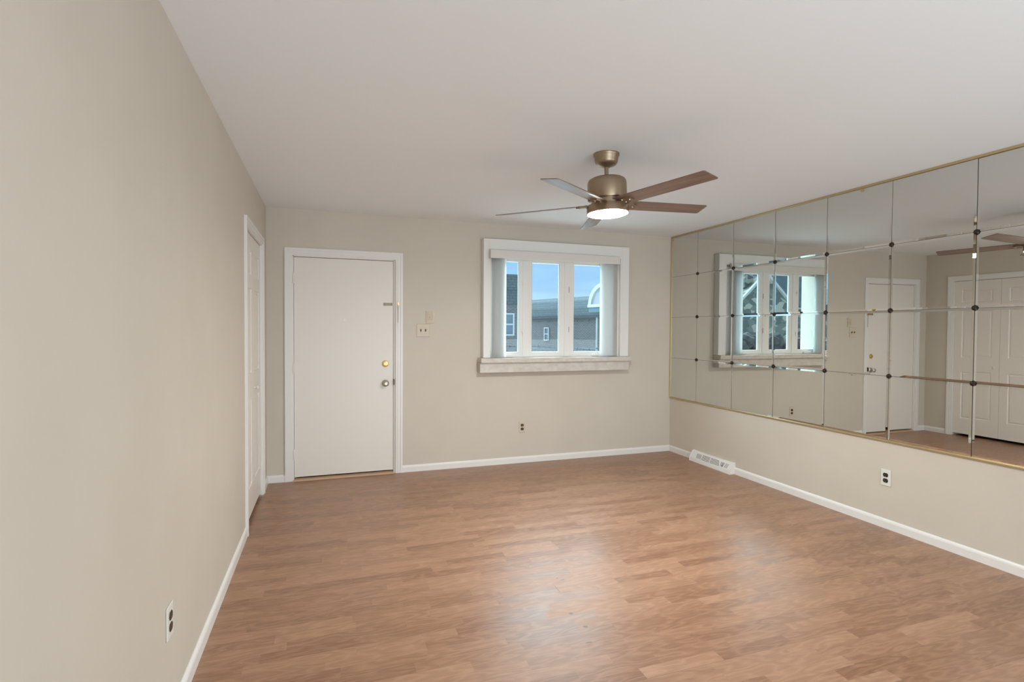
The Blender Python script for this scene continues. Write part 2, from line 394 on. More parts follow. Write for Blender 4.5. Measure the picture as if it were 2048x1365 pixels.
kb = part('door_knob', lathe(bmesh.new(), [(0, 0), (.033, 0), (.033, .004), (.028, .010), (.013, .014), (.012, .030), (.020, .036), (.0265, .048), (.0265, .056), (.020, .064), (.014, .066), (.013, .063), (0, .063)], 40, Matrix.Translation((1.028, D+.012, .861)) @ RY), M_nickel, slab, True)
kb['label'] = 'round nickel door knob'
part('peephole', lathe(bmesh.new(), [(0, 0), (.008, 0), (.008, .003), (.005, .004), (0, .0035)], 24, Matrix.Translation((.658, D+.012, 1.458)) @ RY), M_clear, slab, True)
bm = bmesh.new()   # chain track on the slab: slotted plate
bx(bm, (1.012, D+.002, 1.617), (1.092, D+.012, 1.622)); bx(bm, (1.012, D+.002, 1.598), (1.092, D+.012, 1.603))
bx(bm, (1.012, D+.002, 1.598), (1.020, D+.012, 1.622)); bx(bm, (1.084, D+.002, 1.598), (1.092, D+.012, 1.622)); bx(bm, (1.012, D+.009, 1.598), (1.092, D+.012, 1.622))
for xx in (1.016, 1.088): lathe(bm, [(0, 0), (.003, 0), (.002, .002), (0, .002)], 12, Matrix.Translation((xx, D+.002, 1.61)) @ RY)
part('chain_track', bm, mat('dull_brass_track', (.40, .36, .28), .55, .3), slab)
bm = bmesh.new()
bx(bm, (1.136, D-.024, 1.592), (1.150, D-.015, 1.628), .001)
lathe(bm, [(0, 0), (.006, 0), (.005, .008), (0, .009)], 16, Matrix.Translation((1.143, D-.024, 1.606)) @ RY)
mt_ = part('chain_mount', bm, M_brass, d1)
bm = bmesh.new()   # hanging links
zz = 1.592; k = 0
while zz > 1.455:
    n = 10; R_, r_ = .0055, .0014
    vs = []
    for i in range(n):
        a = 2*math.pi*i/n; cx_, cz_ = math.cos(a)*R_*.65, math.sin(a)*R_*1.25
        rad = Vector((math.cos(a), 0, math.sin(a)))
        ring = []
        for j in range(6):
            bb = 2*math.pi*j/6
            p = Vector((cx_, 0, cz_)) + rad*(math.cos(bb)*r_) + Vector((0, 1, 0))*(math.sin(bb)*r_)
            if k % 2: p = Vector((p.y, p.x, p.z))
            ring.append(bm.verts.new(p + Vector((1.143, D-.027, zz))))
        vs.append(ring)
    for i in range(n):
        for j in range(6):
            bm.faces.new((vs[i][j], vs[(i+1) % n][j], vs[(i+1) % n][(j+1) % 6], vs[i][(j+1) % 6]))
    zz -= .0098; k += 1
bx(bm, (1.140, D-.030, 1.440), (1.146, D-.024, 1.455), .001)
part('chain', bm, M_nickel, mt_)
part('strike_plate', box((1.1035, D-.0205, .845), (1.109, D+.01, .900), .001), mat('tarnished_strike', (.10, .075, .05), .4, .8), d1)

# ------------------------------------------------------------------ closet bifold doors (door_2) on the left wall
d2 = sroot('door_2', 'white six-panel folding closet doors in the left wall', 'closet door', (0, CY0, 0))
def leaf(y0, y1):
    """raised panel leaf facing +x, front face at x = -.012"""
    bm = bmesh.new(); xf = -.010; z0, z1 = .035, 2.045
    w = y1-y0; ys = [y0, y0+.085, y1-.085, y1]
    zs = [z0, .24, .86, 1.05, 1.66, 1.76, 1.93, z1]
    g = [[bm.verts.new((xf, y, z)) for y in ys] for z in zs]
    panels = []
    for i in range(len(zs)-1):
        for j in range(3):
            f = bm.faces.new((g[i][j], g[i][j+1], g[i+1][j+1], g[i+1][j]))
            if j == 1 and i in (1, 3, 5): panels.append(f)
    bmesh.ops.recalc_face_normals(bm, faces=bm.faces)
    if bm.faces[:][0].normal.x < 0:
        for f in bm.faces: f.normal_flip()
    bmesh.ops.inset_individual(bm, faces=panels, thickness=.011, depth=-.008)
    bmesh.ops.inset_individual(bm, faces=panels, thickness=.010, depth=0)
    bmesh.ops.inset_individual(bm, faces=panels, thickness=.018, depth=.006)
    # sides and back
    b = [bm.verts.new((xf-.03, y, z)) for y, z in ((y0, z0), (y1, z0), (y1, z1), (y0, z1))]
    bm.faces.new(b)
    bm.faces.new([g[0][0], g[0][1], g[0][2], g[0][3], b[1], b[0]])
    bm.faces.new([g[-1][3], g[-1][2], g[-1][1], g[-1][0], b[3], b[2]])
    bm.faces.new([g[i][0] for i in range(len(zs)-1, -1, -1)] + [b[0], b[3]])
    bm.faces.new([g[i][3] for i in range(len(zs))] + [b[2], b[1]])
    return bm
mid = (CY0+CY1)/2
l1 = part('door_leaf', leaf(CY0+.004, mid-.0015), M_door, d2); l2 = part('door_leaf', leaf(mid+.0015, CY1-.004), M_door, d2)
part('closet_knob', lathe(bmesh.new(), [(0, 0), (.010, 0), (.008, .010), (.016, .020), (.017, .026), (.010, .032), (0, .033)], 28, Matrix.Translation((-.010, 4.385, .93)) @ Matrix.Rotation(math.radians(90), 4, 'Y')), M_door, l2, True)
bm = bmesh.new()   # casing on the left wall
for a, b, dp in ((0, .022, .018), (.022, .05, .013), (.05, .066, .009)):
    y0, y1, z1 = 3.839, 4.829, 2.115
    bx(bm, (0, y0+a, 0), (dp, y0+b, z1-a)); bx(bm, (0, y1-b, 0), (dp, y1-a, z1-a)); bx(bm, (0, y0+b, z1-b), (dp, y1-b, z1-a))
part('door_casing', bm, M_trim, d2)
bm = bmesh.new(); bx(bm, (-.12, CY0, 0), (0, CY0+.002, CZ)); bx(bm, (-.12, CY1-.002, 0), (0, CY1, CZ)); bx(bm, (-.12, CY0, CZ-.006), (0, CY1, CZ))
part('door_jamb', bm, M_trim, d2)
part('door_track', box((-.04, CY0+.01, CZ-.014), (-.015, CY1-.01, CZ-.005)), M_gap, d2)
part('pivot_bracket', box((-.035, CY1-.055, 0), (-.004, CY1-.004, .006)), M_nickel, d2)

# ------------------------------------------------------------------ window_1: bow window with three tall lights, casing box and marble sill
w1 = sroot('window_1', 'white three-pane bow window with marble sill on the back wall', 'window', (2.8, D, WZ0))
def up_box(bm, p0, p1, z0, z1, t, off=0):
    """upright board following the line p0->p1 in plan, thickness t (towards outside)"""
    a = Vector((p0[0], p0[1])); b = Vector((p1[0], p1[1])); d = (b-a).normalized(); n = Vector((-d.y, d.x))
    q = [a+n*off, b+n*off, b+n*(off+t), a+n*(off+t)]
    lo = [bm.verts.new((p.x, p.y, z0)) for p in q]; hi = [bm.verts.new((p.x, p.y, z1)) for p in q]
    bm.faces.new(lo[::-1]); bm.faces.new(hi)
    for i in range(4): bm.faces.new((lo[i], lo[(i+1) % 4], hi[(i+1) % 4], hi[i]))
FZ0, FZ1 = 1.095, 2.145
GZ0, GZ1 = 1.1485, 2.0655
# plan points of the bow (x, y): left end, left post, right post, right end
PL = [(2.033, D-.046), (2.424, D-.022), (2.892, D-.022), (3.488, D-.046)]
def lerp(a, b, s): return (a[0]+(b[0]-a[0])*s, a[1]+(b[1]-a[1])*s)
def at_x(a, b, x): return lerp(a, b, (x-a[0])/(b[0]-a[0]))
segs = [(PL[0], PL[1], 2.073, 2.350), (PL[1], PL[2], 2.504, 2.805), (PL[2], PL[3], 2.979, 3.379)]
bm = bmesh.new()   # fixed frame: head, bottom rail, mullion posts
for a, b, gx0, gx1 in segs:
    up_box(bm, a, b, FZ0, FZ0+.022, .06, -.004); up_box(bm, a, b, FZ1-.045, FZ1, .06, -.004)
for x in (2.427, 2.892):
    bx(bm, (x-.028, D-.030, FZ0), (x+.028, D+.045, FZ1), .003)
up_box(bm, PL[0], at_x(PL[0], PL[1], 2.055), FZ0, FZ1, .06, -.004)
up_box(bm, at_x(PL[2], PL[3], 3.408), PL[3], FZ0, FZ1, .06, -.004)
part('window_frame', bm, M_win, w1)
for si, (a, b, gx0, gx1) in enumerate(segs):
    bm = bmesh.new()
    xl, xr = (2.055, 2.400) if si == 0 else (2.454, 2.865) if si == 1 else (2.920, 3.408)
    def seg(x0, x1, z0, z1, t, off): up_box(bm, at_x(a, b, x0), at_x(a, b, x1), z0, z1, t, off)
    seg(xl, gx0-.006, FZ0+.022, FZ1-.045, .036, 0); seg(gx1+.006, xr, FZ0+.022, FZ1-.045, .036, 0)
    seg(gx0-.006, gx1+.006, FZ0+.022, GZ0, .036, 0); seg(gx0-.006, gx1+.006, GZ1, FZ1-.045, .036, 0)
    # glazing bead
    seg(gx0-.006, gx0, GZ0, GZ1, .008, .010); seg(gx1, gx1+.006, GZ0, GZ1, .008, .010)
    sash = part('window_sash', bm, M_win, w1)
    bm = bmesh.new(); seg(gx0-.004, gx1+.004, GZ0-.002, GZ1+.002, .003, .010)
    part('window_pane', bm, M_glass, sash)
# sash locks, hinges and cranks
def lock(x, z, y):
    bm = box((x-.006, y-.004, z-.028), (x+.006, y, z+.028), .0015)
    bx(bm, (x-.004, y-.016, z-.010), (x+.010, y-.004, z+.004), .001)
    bx(bm, (x+.004, y-.018, z-.050), (x+.011, y-.012, z+.002), .001)
    return bm
for z in (1.36, 1.86): part('sash_lock', lock(2.391, z, D-.028), M_win, w1)
for z in (1.38, 1.80):
    part('sash_hinge', box((2.914, D-.036, z-.03), (2.918, D-.028, z+.03), .001), mat('worn_hinge', (.35, .25, .17), .5, .3), w1)
def crank(x, y, z):
    bm = box((x-.045, y-.020, z-.012), (x+.045, y, z+.006), .003)
    bx(bm, (x-.05, y-.034, z+.004), (x+.04, y-.024, z+.012), .002)
    return bm
part('window_crank', crank(3.22, D-.044, 1.112), M_win, w1)
part('window_crank', crank(2.24, D-.044, 1.112), M_win, w1)
# reveal lining from the casing to the frame (head and sides), opening through the wall
CXL, CXR, CZT = 1.964, 3.607, 2.275
PR = .085     # casing box stands this far into the room
bm = bmesh.new()
for x0, x1 in ((CXL, CXL+.062), (CXR-.085, CXR)): bx(bm, (x0, D-PR, 1.094), (x1, D, CZT), .002)
bx(bm, (CXL+.062, D-PR, 2.170), (CXR-.085, D, CZT))
part('window_casing', bm, M_trim, w1)
bm = bmesh.new()
bx(bm, (CXL+.062, D-PR+.003, 1.094), (CXL+.075, D+.06, 2.17)); bx(bm, (CXR-.105, D-PR+.003, 1.094), (CXR-.085, D+.06, 2.17))
bx(bm, (CXL+.075, D-PR+.003, 2.150), (CXR-.105, D+.12, 2.17))
part('window_lining', bm, M_trim, w1)
bm = bmesh.new()
bx(bm, (1.929, D-.135, 1.046), (3.612, D, 1.093), .004)
prism(bm, [(2.066, D), (3.524, D), (3.524, D+.01), (2.918, D+.04), (2.445, D+.04), (2.066, D+.01)], 'z', 1.045, 1.092)
ws = part('window_sill', bm, M_marble, w1); ws['label'] = 'mottled cream marble sill'
ap = part('sill_apron', box((1.928, D-.100, .948), (3.606, D, 1.045), .002), M_marble, w1); ap['label'] = 'cream marble apron under the sill'

# vertical blind: valance and two gathered stacks of vanes
vb = thing('vertical_blind', 'white vertical blind drawn open to both sides of the window', 'window blind', (2.76, D-.06, 2.1))
part('valance', box((2.016, D-.152, 2.077), (3.456, D-.142, 2.159), .002), M_shade, vb)
part('head_rail', box((2.04, D-.120, 2.105), (3.44, D-.075, 2.14), .002), M_win, vb)
bm = bmesh.new(); bx(bm, (2.016, D-.142, 2.077), (2.022, D-.0855, 2.159)); bx(bm, (3.450, D-.142, 2.077), (3.456, D-.0855, 2.159)); bx(bm, (2.022, D-.142, 2.152), (3.450, D-.0855, 2.159))
part('valance_return', bm, M_shade, vb)
def vane(x, ang):
    bm = bmesh.new(); n = 6; w = .070; rows = []
    for z in (1.103, 2.10):
        r = []
        for i in range(n+1):
            s = (i/n-.5); lx = s*w; ly = .006*(1-4*s*s)
            ca, sa = math.cos(ang), math.sin(ang)
            r.append(bm.verts.new((x+lx*ca-ly*sa, D-.092+lx*sa+ly*ca, z)))
        rows.append(r)
    fs = [bm.faces.new((rows[0][i], rows[0][i+1], rows[1][i+1], rows[1][i])) for i in range(n)]
    bmesh.ops.solidify(bm, geom=fs, thickness=.0009)
    return bm
for i in range(9): part('vane', vane(2.058+i*.0135, math.radians(96+i*4.0+random.uniform(-4,4))), M_vane, vb, True)
for i in range(12): part('vane', vane(3.284+i*.0142, math.radians(128-i*3.0+random.uniform(-4,4))), M_vane, vb, True)

# ------------------------------------------------------------------ tiled mirror on the right wall
mr = thing('wall_mirror', 'gold-edged wall mirror of square panels with dark rosettes covering the right wall', 'mirror', (W, 3.0, .6))
ys = [5.098, 4.656, 4.134, 3.629, 3.120, 2.615, 2.106, 1.597, 1.088, .579, .07]
zs = [.620, 1.0675, 1.525, 1.982, 2.424]
MX = W-.004
tilt = {0: -.0006, 1: .0022, 2: .0034, 3: .0030, 4: .0016, 5: .0016, 6: .0095, 7: .006}
for ci in range(len(ys)-1):
    for ri in range(4):
        y1, y0 = ys[ci], ys[ci+1]; z0, z1 = zs[ri], zs[ri+1]
        g = .0011; bv = .014; dp = .0014
        y0 += g; y1 -= g; z0 += g; z1 -= g
        ez = tilt.get(ci, 0)+random.uniform(-.0006, .0006); ey = random.uniform(-.0008, .0008)
        cy, cz = (y0+y1)/2, (z0+z1)/2
        bm = bmesh.new()
        def P(y, z, o): return bm.verts.new((MX-o-.003+ez*(y-cy)+ey*(z-cz), y, z))
        i_ = [P(y, z, 0) for y, z in ((y0+bv, z0+bv), (y1-bv, z0+bv), (y1-bv, z1-bv), (y0+bv, z1-bv))]
        o_ = [P(y, z, -dp) for y, z in ((y0, z0), (y1, z0), (y1, z1), (y0, z1))]
        b_ = [bm.verts.new((W-.0002, y, z)) for y, z in ((y0, z0), (y1, z0), (y1, z1), (y0, z1))]
        bm.faces.new(i_); bm.faces.new(b_)
        for k in range(4):
            l = (k+1) % 4
            bm.faces.new((i_[k], i_[l], o_[l], o_[k])); bm.faces.new((o_[k], o_[l], b_[l], b_[k]))
        part('mirror_tile', bm, M_mirror, mr)
for ci in range(1, len(ys)-1):
    for ri in (1, 2, 3):
        bm = bmesh.new(); n = 32
        prof = [(.0, .013), (.005, .0125), (.010, .010), (.0155, .004), (.0165, 0)]
        rings = []
        for k, (r, h) in enumerate(prof):
            if k == 0: rings.append([bm.verts.new((-h, 0, 0))]); continue
            amp = .10 if k > 1 else 0
            rings.append([bm.verts.new((-h, r*(1+amp*math.cos(8*2*math.pi*i/n))*math.cos(2*math.pi*i/n), r*(1+amp*math.cos(8*2*math.pi*i/n))*math.sin(2*math.pi*i/n))) for i in range(n)])
        for i in range(n): bm.faces.new((rings[0][0], rings[1][i], rings[1][(i+1) % n]))
        for a, b in zip(rings[1:], rings[2:]):
            for i in range(n): bm.faces.new((a[i], a[(i+1) % n], b[(i+1) % n], b[i]))
        bmesh.ops.translate(bm, verts=bm.verts, vec=(MX-.003, ys[ci], zs[ri]))
        part('rosette', bm, M_rosette, mr, True)
def strip(bm, a, b): bx(bm, a, b, .002)
fr_ = []
part('mirror_backing', box((W-.0022, ys[-1], zs[0]), (W-.0003, ys[0], zs[-1])), M_black, mr)
part('frame_top', box((W-.014, ys[-1], zs[-1]), (W, D-.001, H-.0005), .002), M_gold, mr)
part('frame_bottom', box((W-.014, ys[-1], .6055), (W, D-.001, zs[0]), .002), M_gold, mr)
part('frame_side', box((W-.014, ys[0], zs[0]), (W, D-.001, zs[-1]), .002), M_gold, mr)
part('frame_side', box((W-.014, ys[-1]-.014, .6055), (W, ys[-1], H-.0005), .002), M_gold, mr)
for yy, zz in ((2.832, 2.412), (5.085, 2.405)):
    bm = box((W-.012, yy-.016, zz-.012), (W-.005, yy+.016, zz+.012), .003)
    lathe(bm, [(0, 0), (.006, 0), (.005, .003), (0, .003)], 14, Matrix.Translation((W-.012, yy, zz)) @ Matrix.Rotation(math.radians(-90), 4, 'Y'))
    part('mirror_clip', bm, M_gold, mr)

# ------------------------------------------------------------------ outlets and switches
# local frame: u across, v up, w out of the wall
def place(root, side):
    root.rotation_euler = (0, 0, {'back': 0, 'left': math.radians(90), 'right': math.radians(-90)}[side])
def outlet(side, loc, label, mp, ms):
    r = thing('power_outlet', label, 'outlet', loc, group=None); place(r, side)
    # local: x across, -y out
    obj('cover_plate', box((-.035, -.006, -.0575), (.035, 0, .0575), .0035), mp, r)
    for dz in (-.0195, .0195):
        bm = bmesh.new(); pts = []
        for i in range(40):
            a = 2*math.pi*i/40; x, z = .0172*math.cos(a), .0172*math.sin(a)
            pts.append((x, dz+max(-.0138, min(.0138, z))))
        prism(bm, pts, 'y', -.0085, -.004)
        rc = obj('receptacle', bm, ms, r)
        bm = bmesh.new(); bx(bm, (-.0075, -.0088, dz-.002), (-.0055, -.008, dz+.007)); bx(bm, (.0055, -.0088, dz-.001), (.0075, -.008, dz+.006))
        lathe(bm, [(0, 0), (.0024, 0), (.0024, .0004), (0, .0004)], 14, Matrix.Translation((0, -.0084, dz-.0075)) @ RY)
        obj('contact_slots', bm, M_slot, rc)
    obj('screw', lathe(bmesh.new(), [(0, 0), (.0035, 0), (.0025, .0015), (0, .0016)], 16, Matrix.Translation((0, -.006, 0)) @ RY), mp, r)
    return r
outlet('back', (2.408, D, .370), 'beige outlet with brown sockets on the back wall below the window', M_plate_beige, M_brown)
outlet('right', (W, 2.622, .354), 'white outlet with black sockets low on the right wall under the mirror', M_plate_white, M_black)
outlet('left', (0, 2.073, .372), 'cream outlet with brown sockets low on the left wall near the camera', M_plate_white, M_brown)
r = thing('light_switch', 'square beige two-gang switch plate with two dark toggles beside the entrance door', 'light switch', (1.382, D, 1.364))
obj('cover_plate', box((-.063, -.006, -.0625), (.063, 0, .0625), .0035), M_plate_beige, r)
for dx in (-.022, .024):
    bm = box((dx-.0055, -.0068, -.0125), (dx+.0055, -.0055, .0125)); v = [Vector(p) for p in ()]
    prism(bm, [(-.006, -.006), (-.006, .006), (-.020, .011), (-.021, .005)], 'x', dx-.0042, dx+.0042)
    obj('toggle', bm, M_brown, r)
for dx in (-.022, .024):
    for dz in (-.030, .030): obj('screw', lathe(bmesh.new(), [(0, 0), (.003, 0), (.002, .0015), (0, .0016)], 14, Matrix.Translation((dx, -.006, dz)) @ RY), M_plate_beige, r)
r = thing('wall_control', 'beige upright wall plate with a tiny knob, above right of the toggle switches', 'wall control', (1.448, D, 1.494))
M_ctl = mat('tan_plastic', (.56, .47, .34), .45)
obj('cover_plate', box((-.038, -.010, -.060), (.038, 0, .060), .003), M_plate_beige, r)
obj('cover_face', box((-.027, -.013, -.027), (.027, -.010, .052), .002), M_ctl, r)
obj('control_knob', lathe(bmesh.new(), [(0, 0), (.006, 0), (.005, .006), (0, .007)], 20, Matrix.Translation((0, -.013, -.002)) @ RY), M_ctl, r, True)
bm = bmesh.new()
for k in range(3): bx(bm, (-.024, -.0115, -.034-k*.008), (.024, -.010, -.031-k*.008))
obj('grille', bm, M_ctl, r)
obj('side_button', box((.036, -.009, .018), (.041, -.002, .034), .001), mat('cream_button', (.8, .76, .68), .3), r)

# ------------------------------------------------------------------ floor register (baseboard diffuser)
vt = thing('floor_register', 'white metal baseboard air register at the foot of the right wall', 'air vent', (W, 4.37, 0))
y0, y1 = -.294, .294
prof = [(0, 0), (-.070, 0), (-.070, .004), (-.066, .036), (-.030, .100), (-.022, .106), (0, .106)]
bm = bmesh.new()
prism(bm, [(x, z) for x, z in prof], 'y', y0, y1)
hs = obj('housing', bm, M_vent, vt)
for s in (y0-.004, y1):   # end caps, slightly larger
    bm = bmesh.new(); prism(bm, [(0, 0), (-.073, 0), (-.073, .006), (-.069, .038), (-.033, .104), (-.022, .110), (0, .110)], 'y', s, s+.004)
    obj('end_cap', bm, M_vent, vt)
# dark strips on the slanted face paint the shade of open slots; face runs from (-.066,.036) to (-.030,.100)
fa, fb = Vector((-.066, .036)), Vector((-.030, .100)); fd = (fb-fa).normalized(); fn = Vector((-fd.y, fd.x)); FL = (fb-fa).length
def shade_strip(bm, u0, v0, u1, v1, w):
    a = Vector((u0, v0)); b = Vector((u1, v1)); d = (b-a).normalized(); n = Vector((-d.y, d.x))*w/2
    def P(q, o):
        p = fa+fd*q.y+fn*o; return bm.verts.new((p.x, q.x, p.y))
    lo = [P(q, -.001) for q in (a-n, b-n, b+n, a+n)]; hi = [P(q, .0006) for q in (a-n, b-n, b+n, a+n)]
    bm.faces.new(lo[::-1]); bm.faces.new(hi)
    for i in range(4): bm.faces.new((lo[i], lo[(i+1) % 4], hi[(i+1) % 4], hi[i]))
bm = bmesh.new()
for k in range(5):
    v = .012+k*.0115
    shade_strip(bm, .006, v, .120, v, .0045); shade_strip(bm, -.006, v, -.120-(4-k)*.006, v, .0045)
for k in range(6):
    u = .132+k*.0125
    shade_strip(bm, u, .010, u+.012, .060, .0040)
for k in range(5):
    u = -.150-k*.0125
    shade_strip(bm, u, .058, u+.012 if k > 2 else u-.012, .012, .0045)
for k in range(3): shade_strip(bm, -.222-k*.015, .058, -.214-k*.015, .012, .0045)
obj('slot_shade_strips', bm, M_slot_shade, vt)  # dark strips drawn for slot shade, housing has no holes
obj('screw', lathe(bmesh.new(), [(0, 0), (.003, 0), (.002, .002), (0, .002)], 12, Matrix.Translation((-.067, y0+.03, .02)) @ Matrix.Rotation(math.radians(-90), 4, 'Y')), M_slot, vt)

# ------------------------------------------------------------------ ceiling fan
FX, FY = 2.105, 2.855
fan = thing('ceiling_fan', 'bronze ceiling fan with five walnut blades and a lit round lamp', 'ceiling fan', (FX, FY, H))
canopy = obj('canopy', lathe(bmesh.new(), [(0, 0), (.078, 0), (.078, -.010), (.074, -.016), (.072, -.020), (.069, -.045), (.064, -.058), (.055, -.066), (.030, -.076), (.022, -.080), (0, -.082)], 56), M_bronze, fan, True)
# everything under the ball joint hangs slightly out of true
hang = Matrix.Rotation(-.036, 4, 'Y') @ Matrix.Rotation(-.020, 4, 'X')
PIV = Matrix.Translation((0, 0, -.07))
HM = Matrix.Translation((0, 0, -.007)) @ PIV @ hang @ PIV.inverted()
def fpart(name, bm, m, parent=fan, smooth=False):
    bmesh.ops.transform(bm, matrix=HM, verts=bm.verts)
    return obj(name, bm, m, parent, smooth)
fpart('down_rod', lathe(bmesh.new(), [(0, -.05), (.0125, -.05), (.0125, -.130), (.024, -.132), (.024, -.142), (0, -.142)], 28), M_bronze, fan, True)
fpart('motor_housing', lathe(bmesh.new(), [(0, -.138), (.070, -.138), (.095, -.142), (.109, -.150), (.1155, -.162), (.1175, -.178), (.1175, -.262), (.115, -.268), (.080, -.270), (0, -.270)], 64), M_bronze, fan, True)
fpart('hub_plate', lathe(bmesh.new(), [(0, -.268), (.095, -.268), (.095, -.298), (0, -.298)], 48), M_bronze, fan, True)
lk = fpart('light_kit', lathe(bmesh.new(), [(0, -.298), (.100, -.298), (.121, -.302), (.125, -.308), (.126, -.350), (.123, -.352), (0, -.352)], 64), M_bronze, fan, True)
fpart('lamp_diffuser', lathe(bmesh.new(), [(0, -.350), (.120, -.350), (.121, -.354), (.110, -.359), (.07, -.363), (0, -.365)], 56), M_lamp, lk, True)
ZB = 2.146-H
def blade(k):
    a = math.radians(-71.7+72*k)
    # local: x radial, y tangential, flat outline; then pitch, then rotate
    pts = [(.088, -.050), (.105, .052), (.16, .058)] + [(.690, .0585), (.697, .054), (.699, .046)] + [(.691, -.050), (.686, -.0565), (.678, -.0585)] + [(.16, -.058)]
    bm = bmesh.new(); n = len(pts); t = .0045
    lo = [bm.verts.new((x, y, -t/2)) for x, y in pts]; hi = [bm.verts.new((x, y, t/2)) for x, y in pts]
    bm.faces.new(lo[::-1]); bm.faces.new(hi)
    for i in range(n): bm.faces.new((lo[i], lo[(i+1) % n], hi[(i+1) % n], hi[i]))
    m = HM @ Matrix.Translation((0, 0, ZB)) @ Matrix.Rotation(a, 4, 'Z') @ Matrix.Rotation(-.195, 4, 'X')
    return bm, m, a
for k in range(5):
    bm, m, a = blade(k)
    o = obj('fan_blade', bm, M_blade, fan); o.matrix_local = m
    bk = bmesh.new()
    prism(bk, [(.080, -.024), (.120, -.030), (.165, -.034), (.190, -.020), (.190, .020), (.165, .034), (.120, .030), (.080, .024)], 'z', -.010, -.0025)
    bx(bk, (.070, -.016, -.016), (.110, .016, .006), .002)
    iron = obj('blade_iron', bk, M_bronze, o)
    for (sx, sy) in ((.130, -.018), (.130, .018), (.172, 0)):
        sc = bmesh.new(); lathe(sc, [(0, 0), (.006, 0), (.005, .004), (0, .005)], 14, Matrix.Translation((sx, sy, .002)))
        lathe(sc, [(0, 0), (.005, 0), (.004, .0025), (0, .003)], 14, Matrix.Translation((sx, sy, -.010)) @ Matrix.Rotation(math.pi, 4, 'X'))
        obj('blade_screw', sc, M_screw, o)

# ------------------------------------------------------------------ outside
def ray(px, py, Y):
    d = fw + rt2*((px-1024)/FPX) - up2*((py-682.5)/FPX); return CAM + d*(Y/d.y)
lw = struct(obj('ground', box((-70, D+.5, -1.3), (70, 110, -1.2)), M_bounce_ground), 'unseen ground outside the window, made pale to bounce light in', 'ground')

# helper: house made in a local frame (x along the front, -y to the room)
def house_box(root, x0, x1, z0, z1, depth, m, name='wall'): return obj(name, box((x0, 0, z0), (x1, depth, z1)), m, root)
def sash_window(root, xc, zc, w, h, y=-.02):
    bm = bmesh.new(); f = .07
    bx(bm, (xc-w/2-f, y-.04, zc-h/2-f), (xc-w/2, .03, zc+h/2+f)); bx(bm, (xc+w/2, y-.04, zc-h/2-f), (xc+w/2+f, .03, zc+h/2+f))
    bx(bm, (xc-w/2, y-.04, zc+h/2), (xc+w/2, .03, zc+h/2+f)); bx(bm, (xc-w/2, y-.06, zc-h/2-f), (xc+w/2, .03, zc-h/2))
    bx(bm, (xc-w/2, y-.03, zc-.035), (xc+w/2, .03, zc+.035))
    o = obj('window', bm, M_white, root)
    obj('pane', box((xc-w/2, -.012, zc-h/2), (xc+w/2, -.002, zc+h/2)), M_housewin, o)
# left brick house
YA = 24.0
p0, p1 = ray(960, 602, YA), ray(1040, 602, YA)
top = ray(1008, 548, YA); ev = ray(1008, 605, YA)
hA = thing('brick_house', 'grey brick house with steep shingle roof seen through the left window pane', 'house', (p0.x, YA, -1.2))
wA = p1.x-p0.x
house_box(hA, 0, wA, 0, ev.z+1.2, 8, M_brick)
bm = bmesh.new(); e, tz = ev.z+1.2, top.z+1.2+.08
prism(bm, [(-.18, e-.10), (-.18, e+.02), (.10, e+.5), (.8, tz), (7.2, tz), (8.2, e+.02), (8.2, e-.10)], 'x', -.2, wA+.15)
obj('roof', bm, M_roof, hA)
wa, wb = ray(1000, 624, YA), ray(1029, 674, YA)
sash_window(hA, (wa.x+wb.x)/2-p0.x, (wa.z+wb.z)/2+1.2, wb.x-wa.x-.2, wa.z-wb.z-.25)
# long brick house through the middle and right panes, nearer towards the right
a0 = ray(1050, 637, 32.5); a1 = ray(1230, 627, 25.0)
ang = math.atan2(a1.y-a0.y, a1.x-a0.x); ln = math.hypot(a1.x-a0.x, a1.y-a0.y)
hB = thing('brick_house', 'long brick row house with curved shingle roof seen through the middle and right panes', 'house', (a0.x, a0.y, -1.2), (0, 0, ang))
eB = (ray(1066, 636, a0.y).z+ray(1198, 628, 26.4).z)/2+1.2
tB = ray(1118, 595, 29.6).z+1.2
house_box(hB, 0, ln, 0, eB, 8, M_brick)
bm = bmesh.new()
prism(bm, [(-.22, eB-.14), (-.22, eB+.02), (-.02, eB+.45), (.35, tB-.25), (.75, tB), (7.5, tB), (8.2, eB), (8.2, eB-.14)], 'x', -.2, ln+.2)
obj('roof', bm, M_roof, hB)
def onB(px, py):
    """local (x, z) on the front of the angled house for an image position"""
    d = fw + rt2*((px-1024)/FPX) - up2*((py-682.5)/FPX)
    n = Vector((math.sin(ang), -math.cos(ang), 0)); s = (Vector(a0)-CAM).dot(n)/d.dot(n); P = CAM+d*s
    return ((P-Vector(a0)).dot(Vector((math.cos(ang), math.sin(ang), 0))), P.z+1.2)
wa, wb = onB(1090, 655), onB(1097.5, 682)
sash_window(hB, (wa[0]+wb[0])/2, (wa[1]+wb[1])/2, wb[0]-wa[0]-.05, wa[1]-wb[1]-.15)
